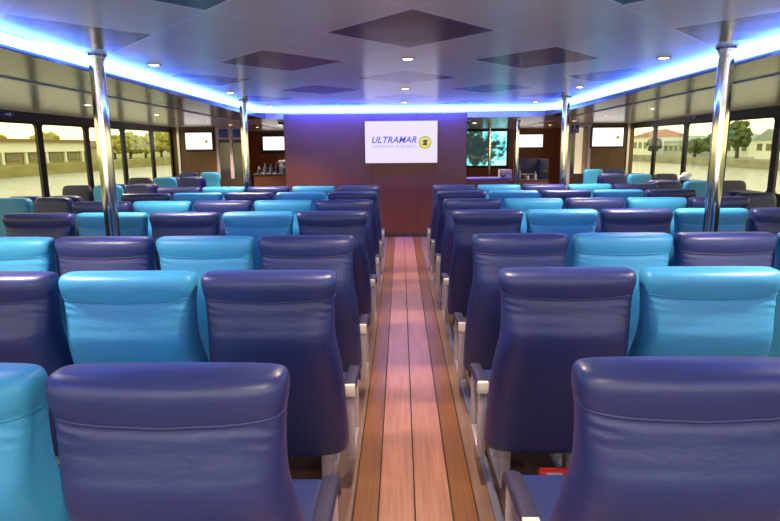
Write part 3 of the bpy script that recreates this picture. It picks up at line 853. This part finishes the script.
# ---------------------------------------------------------------- loose things
t = thing('life_jacket', 'red life jacket pouch under a navy right aisle seat', 'life jacket', (0.715, 2.265, 0.0))
box_obj('pouch', (-0.15, 0.15, -0.045, -0.005, 0.0, 0.190), M['red'], t, 0.015)
box_obj('strap', (-0.125, -0.06, -0.050, -0.02, 0.160, 0.182), M['white'], t, 0.003)
t = thing('cabin_table', 'tan table top beside the left windows before the nearest window seats', 'table', (-4.0, 5.0, 0))
box_obj('table_top', (-0.62, 0.62, -0.30, 0.30, 0.66, 0.69), M['table'], t, 0.01)
bm = bmesh.new(); add_cyl(bm, (0, 0, 0.02), (0, 0, 0.66), 0.04, seg=20); obj('pedestal', bm, M['steel'], t)
bm = bmesh.new(); add_cyl(bm, (0, 0, 0), (0, 0, 0.02), 0.2, 0.18, seg=24); obj('foot', bm, M['steel'], t)
bm = bmesh.new()
add_blob(bm, (0, 0, 0.05), 0.075, 2, 0.18, (1, 0.6, 0.75)); add_blob(bm, (-0.05, 0, 0.035), 0.04, 2, 0.2, (1.2, 0.7, 0.8))
tag(obj('bag', bm, M['white'], None, (3.83, 8.09, 1.022), angle=25), 'crumpled white bag lying on top of the second right window group', 'bag')

# ---------------------------------------------------------------- outside
WAT = -1.4
def water_material():
    m = mat('harbour_water', (0.34, 0.32, 0.23), 0.25, spec=0.9, bump=((0.9, 2.2, 1), 1.0, 0.5))
    return m
bm = bmesh.new()
for s in (-1, 1):
    v = [bm.verts.new(p) for p in ((s * 6, -60, WAT), (s * 160, -60, WAT), (s * 160, 220, WAT), (s * 6, 220, WAT))]
    bm.faces.new(v)
struct('water', bm, water_material())
E = {}
E['quay_l'] = mat('olive_quay', (0.20, 0.19, 0.06), 0.9, var=((0.3, 0.3, 1.5), (0.30, 0.28, 0.10), 0.3, 0.7))
E['quay_r'] = mat('stone_quay', (0.22, 0.22, 0.13), 0.9, var=((0.4, 0.4, 1.5), (0.34, 0.32, 0.2), 0.3, 0.7))
E['white'] = mat('white_render', (0.72, 0.74, 0.62), 0.8)
E['cream'] = mat('cream_render', (0.55, 0.52, 0.30), 0.8)
E['grey'] = mat('grey_render', (0.36, 0.40, 0.33), 0.8)
E['roof_brown'] = mat('brown_roof', (0.22, 0.13, 0.05), 0.8)
E['roof_red'] = mat('red_roof', (0.34, 0.12, 0.06), 0.8)
E['roof_grey'] = mat('grey_green_roof', (0.26, 0.32, 0.27), 0.8)
E['win'] = mat('dark_house_window', (0.12, 0.12, 0.07), 0.4)
E['leaf_y'] = mat('yellow_green_leaves', (0.24, 0.24, 0.035), 0.9, var=((1.5, 1.5, 1.5), (0.36, 0.34, 0.07), 0.35, 0.65))
E['leaf_g'] = mat('dark_green_leaves', (0.055, 0.085, 0.025), 0.9, var=((1.5, 1.5, 1.5), (0.12, 0.15, 0.05), 0.35, 0.65))
E['bark'] = mat('bark', (0.10, 0.07, 0.04), 0.9)
DX = 42.0
bm = bmesh.new(); add_box(bm, -DX - 100, -DX + 1.5, -60, 320, WAT - 0.5, -0.2); struct('ground_left_shore', bm, E['quay_l'])
bm = bmesh.new(); add_box(bm, DX - 1.5, DX + 100, -60, 320, WAT - 0.5, -0.45); struct('ground_right_shore', bm, E['quay_r'])

def building(name, label, side, y0, y1, h, depth, wallm, roofm, roof, base, x_off=4.0, nwin=5, wz=(0.35, 0.7), eave=0.5, gable_h=2.5, group='buildings across the water'):
    x = side * (DX + x_off)
    t = thing(name, label, 'building', (x, (y0 + y1) / 2, base), 0, group)
    L = (y1 - y0) / 2; xa, xb = (-depth, 0) if side < 0 else (0, depth)
    box_obj('wall', (xa, xb, -L, L, 0, h), wallm, t)
    bm = bmesh.new()
    if roof == 'flat': add_box(bm, xa - eave, xb + eave, -L - eave, L + eave, h, h + 0.5)
    elif roof == 'gable': add_prism(bm, [(-L - eave, h), (L + eave, h), (0, h + gable_h)], 'x', xa - eave, xb + eave)
    else:
        b = [(xa - eave, -L - eave, h), (xb + eave, -L - eave, h), (xb + eave, L + eave, h), (xa - eave, L + eave, h)]
        xm = (xa + xb) / 2
        r1, r2 = (xm, -L + depth * 0.4, h + gable_h), (xm, L - depth * 0.4, h + gable_h)
        vs = [bm.verts.new(p) for p in b + [r1, r2]]
        for q in ((0, 1, 4), (1, 2, 5, 4), (2, 3, 5), (3, 0, 4, 5), (3, 2, 1, 0)): bm.faces.new([vs[i] for i in q])
    obj('roof', bm, roofm, t, smooth=False)
    fx = 0 - side * 0.0
    for i in range(nwin):
        c = -L + 2 * L * (i + 0.5) / nwin; hw = 0.28 * 2 * L / nwin
        dims = (fx - 0.06, fx + 0.06, c - hw, c + hw, h * wz[0], h * wz[1])
        box_obj('window', dims, E['win'], t)
    return t

def tree(label, side, y, h, r, leaf, base, x_off=2.0, group='trees across the water'):
    t = thing('tree', label, 'tree', (side * (DX + x_off), y, base), 0, group)
    bm = bmesh.new(); add_cyl(bm, (0, 0, 0), (0, 0, h * 0.6), 0.25, 0.12, seg=8); obj('trunk', bm, E['bark'], t)
    bm = bmesh.new()
    add_blob(bm, (0, 0, h * 0.6), r * 0.62, 2, 0.15, (1, 1, 0.55 * h / r))
    for i in range(70):
        a = random.uniform(0, 2 * PI); v = random.uniform(-0.9, 1)
        q = math.sqrt(max(0, 1 - v * v)) * r * 0.72
        add_blob(bm, (q * math.cos(a), q * math.sin(a), h * (0.6 + 0.32 * v)), r * random.uniform(0.16, 0.30), 1, 0.3)
    obj('crown', bm, leaf, t, angle=20)
    return t

# left shore
t = thing('boathouse', 'long low white boathouse with brown roof across the water, left', 'building', (-DX - 1.0, 68, -0.2), 0, 'buildings across the water')
box_obj('wall', (-6, -0.4, -17, 13.5, 0, 2.5), E['quay_l'], t)
box_obj('fascia', (-0.4, 0.0, -17.2, 13.7, 1.35, 2.5), E['white'], t)
box_obj('roof', (-6.6, 0.5, -17.6, 14.1, 2.5, 2.85), E['roof_brown'], t)
for i in range(8): box_obj('column', (-0.35, -0.1, -16 + 4.1 * i, -15.6 + 4.1 * i, 0, 1.36), E['white'], t)
for i in range(7): box_obj('window', (-0.45, -0.32, -15 + 4.1 * i, -12.8 + 4.1 * i, 0.35, 1.15), E['win'], t)
building('shed', 'small cream shed right of the long boathouse', -1, 84.5, 89, 1.9, 4, E['cream'], E['roof_brown'], 'gable', -0.2, 1, 3, gable_h=0.9, eave=0.3)
TREES_L = ((94.0, 3.6, 2.3, 3.0, 'yellow green tree just right of the cream shed'), (99.5, 4.1, 2.6, 3.0, 'second yellow green tree right of the cream shed'),
           (105.5, 3.7, 2.6, 3.0, 'third yellow green tree right of the cream shed'), (112.5, 5.0, 3.4, 3.0, 'tallest yellow green tree, at the right end of the left shore'),
           (86.0, 3.9, 2.4, 9.0, 'yellow green tree behind the cream shed'), (77.5, 3.6, 2.2, 11.0, 'yellow green tree showing above the boathouse roof'))
for y, h, r, xo, lab in TREES_L: tree(lab, -1, y, h, r, E['leaf_y'], -0.2, xo)
# right shore
building('house', 'white gabled house across the water by the right pole', 1, 70.0, 75.5, 2.3, 5, E['white'], E['roof_grey'], 'gable', -0.45, 2, 3, (0.45, 0.8), eave=0.3, gable_h=1.3)
building('annex', 'low white annex beside the gabled house', 1, 66.0, 69.3, 1.7, 4, E['white'], E['roof_grey'], 'flat', -0.45, 2, 3, eave=0.2)
building('hall', 'long grey hip roofed hall across the water on the right', 1, 92.5, 101.5, 2.3, 6, E['grey'], E['roof_grey'], 'hip', -0.45, 2, 5, eave=0.3, gable_h=0.9)
building('house', 'white house with a red roof at the far right shore', 1, 105.5, 115.0, 3.2, 6, E['white'], E['roof_red'], 'hip', -0.45, 2, 4, eave=0.3, gable_h=1.3)
building('house', 'pale house behind the round dark green tree', 1, 84.0, 90.0, 2.4, 4, E['white'], E['roof_grey'], 'hip', -0.45, 6, 3, eave=0.3, gable_h=0.8)
TREES_R = ((78.0, 4.9, 1.75, 1.2, 'tall dark green tree beside the white gabled house'), (83.2, 3.2, 1.9, 1.0, 'round dark green tree before the pale house'),
           (87.6, 2.6, 1.5, 0.5, 'low dark green tree between pale house and hall'), (103.5, 3.1, 1.4, 1.2, 'dark green tree between the hall and the red roofed house'))
for y, h, r, xo, lab in TREES_R: tree(lab, 1, y, h, r, E['leaf_g'], -0.45, xo)

# ---------------------------------------------------------------- sky
w = bpy.data.worlds.new('dusk_sky'); sc.world = w; w.use_nodes = True
nt = w.node_tree; bg = nt.nodes['Background']
tc = nt.nodes.new('ShaderNodeTexCoord'); sp = nt.nodes.new('ShaderNodeSeparateXYZ'); nt.links.new(tc.outputs['Generated'], sp.inputs[0])
rp = nt.nodes.new('ShaderNodeValToRGB')
e = rp.color_ramp.elements
e[0].position = 0.0; e[0].color = (1.0, 0.86, 0.58, 1)
e[1].position = 1.0; e[1].color = (0.50, 0.62, 0.85, 1)
k = e.new(0.12); k.color = (1.0, 0.90, 0.68, 1)
k = e.new(0.40); k.color = (0.80, 0.80, 0.80, 1)
nt.links.new(sp.outputs[2], rp.inputs[0]); nt.links.new(rp.outputs[0], bg.inputs[0])
bg.inputs[1].default_value = 2.6

# ---------------------------------------------------------------- camera
F, pitch, yaw, roll = 592.0, 0.1911, 0.0189, -0.0086
cp, sn, cy, sy = math.cos(pitch), math.sin(pitch), math.cos(yaw), math.sin(yaw)
fwd = Vector((-sy * cp, cy * cp, -sn)); right = Vector((cy, sy, 0)); up = right.cross(fwd)
c, s = math.cos(roll), math.sin(roll)
r2 = right * c + up * s; u2 = up * c - right * s
cam = bpy.data.cameras.new('camera'); co = bpy.data.objects.new('camera', cam); COL.objects.link(co)
mw = Matrix.Identity(4)
for i in range(3):
    mw[i][0], mw[i][1], mw[i][2] = r2[i], u2[i], -fwd[i]
mw[2][3] = EYE
co.matrix_world = mw
cam.sensor_fit = 'HORIZONTAL'; cam.sensor_width = 36; cam.lens = F / 780 * 36
cam.clip_start = 0.05; cam.clip_end = 1000
sc.camera = co

vs = sc.view_settings
sc.display_settings.display_device = 'sRGB'
vs.view_transform = 'Standard'; vs.look = 'None'; vs.gamma = 1.0; vs.use_curve_mapping = False; vs.exposure = 0.55
sc.cycles.max_bounces = 10; sc.cycles.diffuse_bounces = 5; sc.cycles.transparent_max_bounces = 12
sc.cycles.caustics_reflective = False; sc.cycles.caustics_refractive = False
sc.cycles.sample_clamp_indirect = 6.0
sc.cycles.use_denoising = True
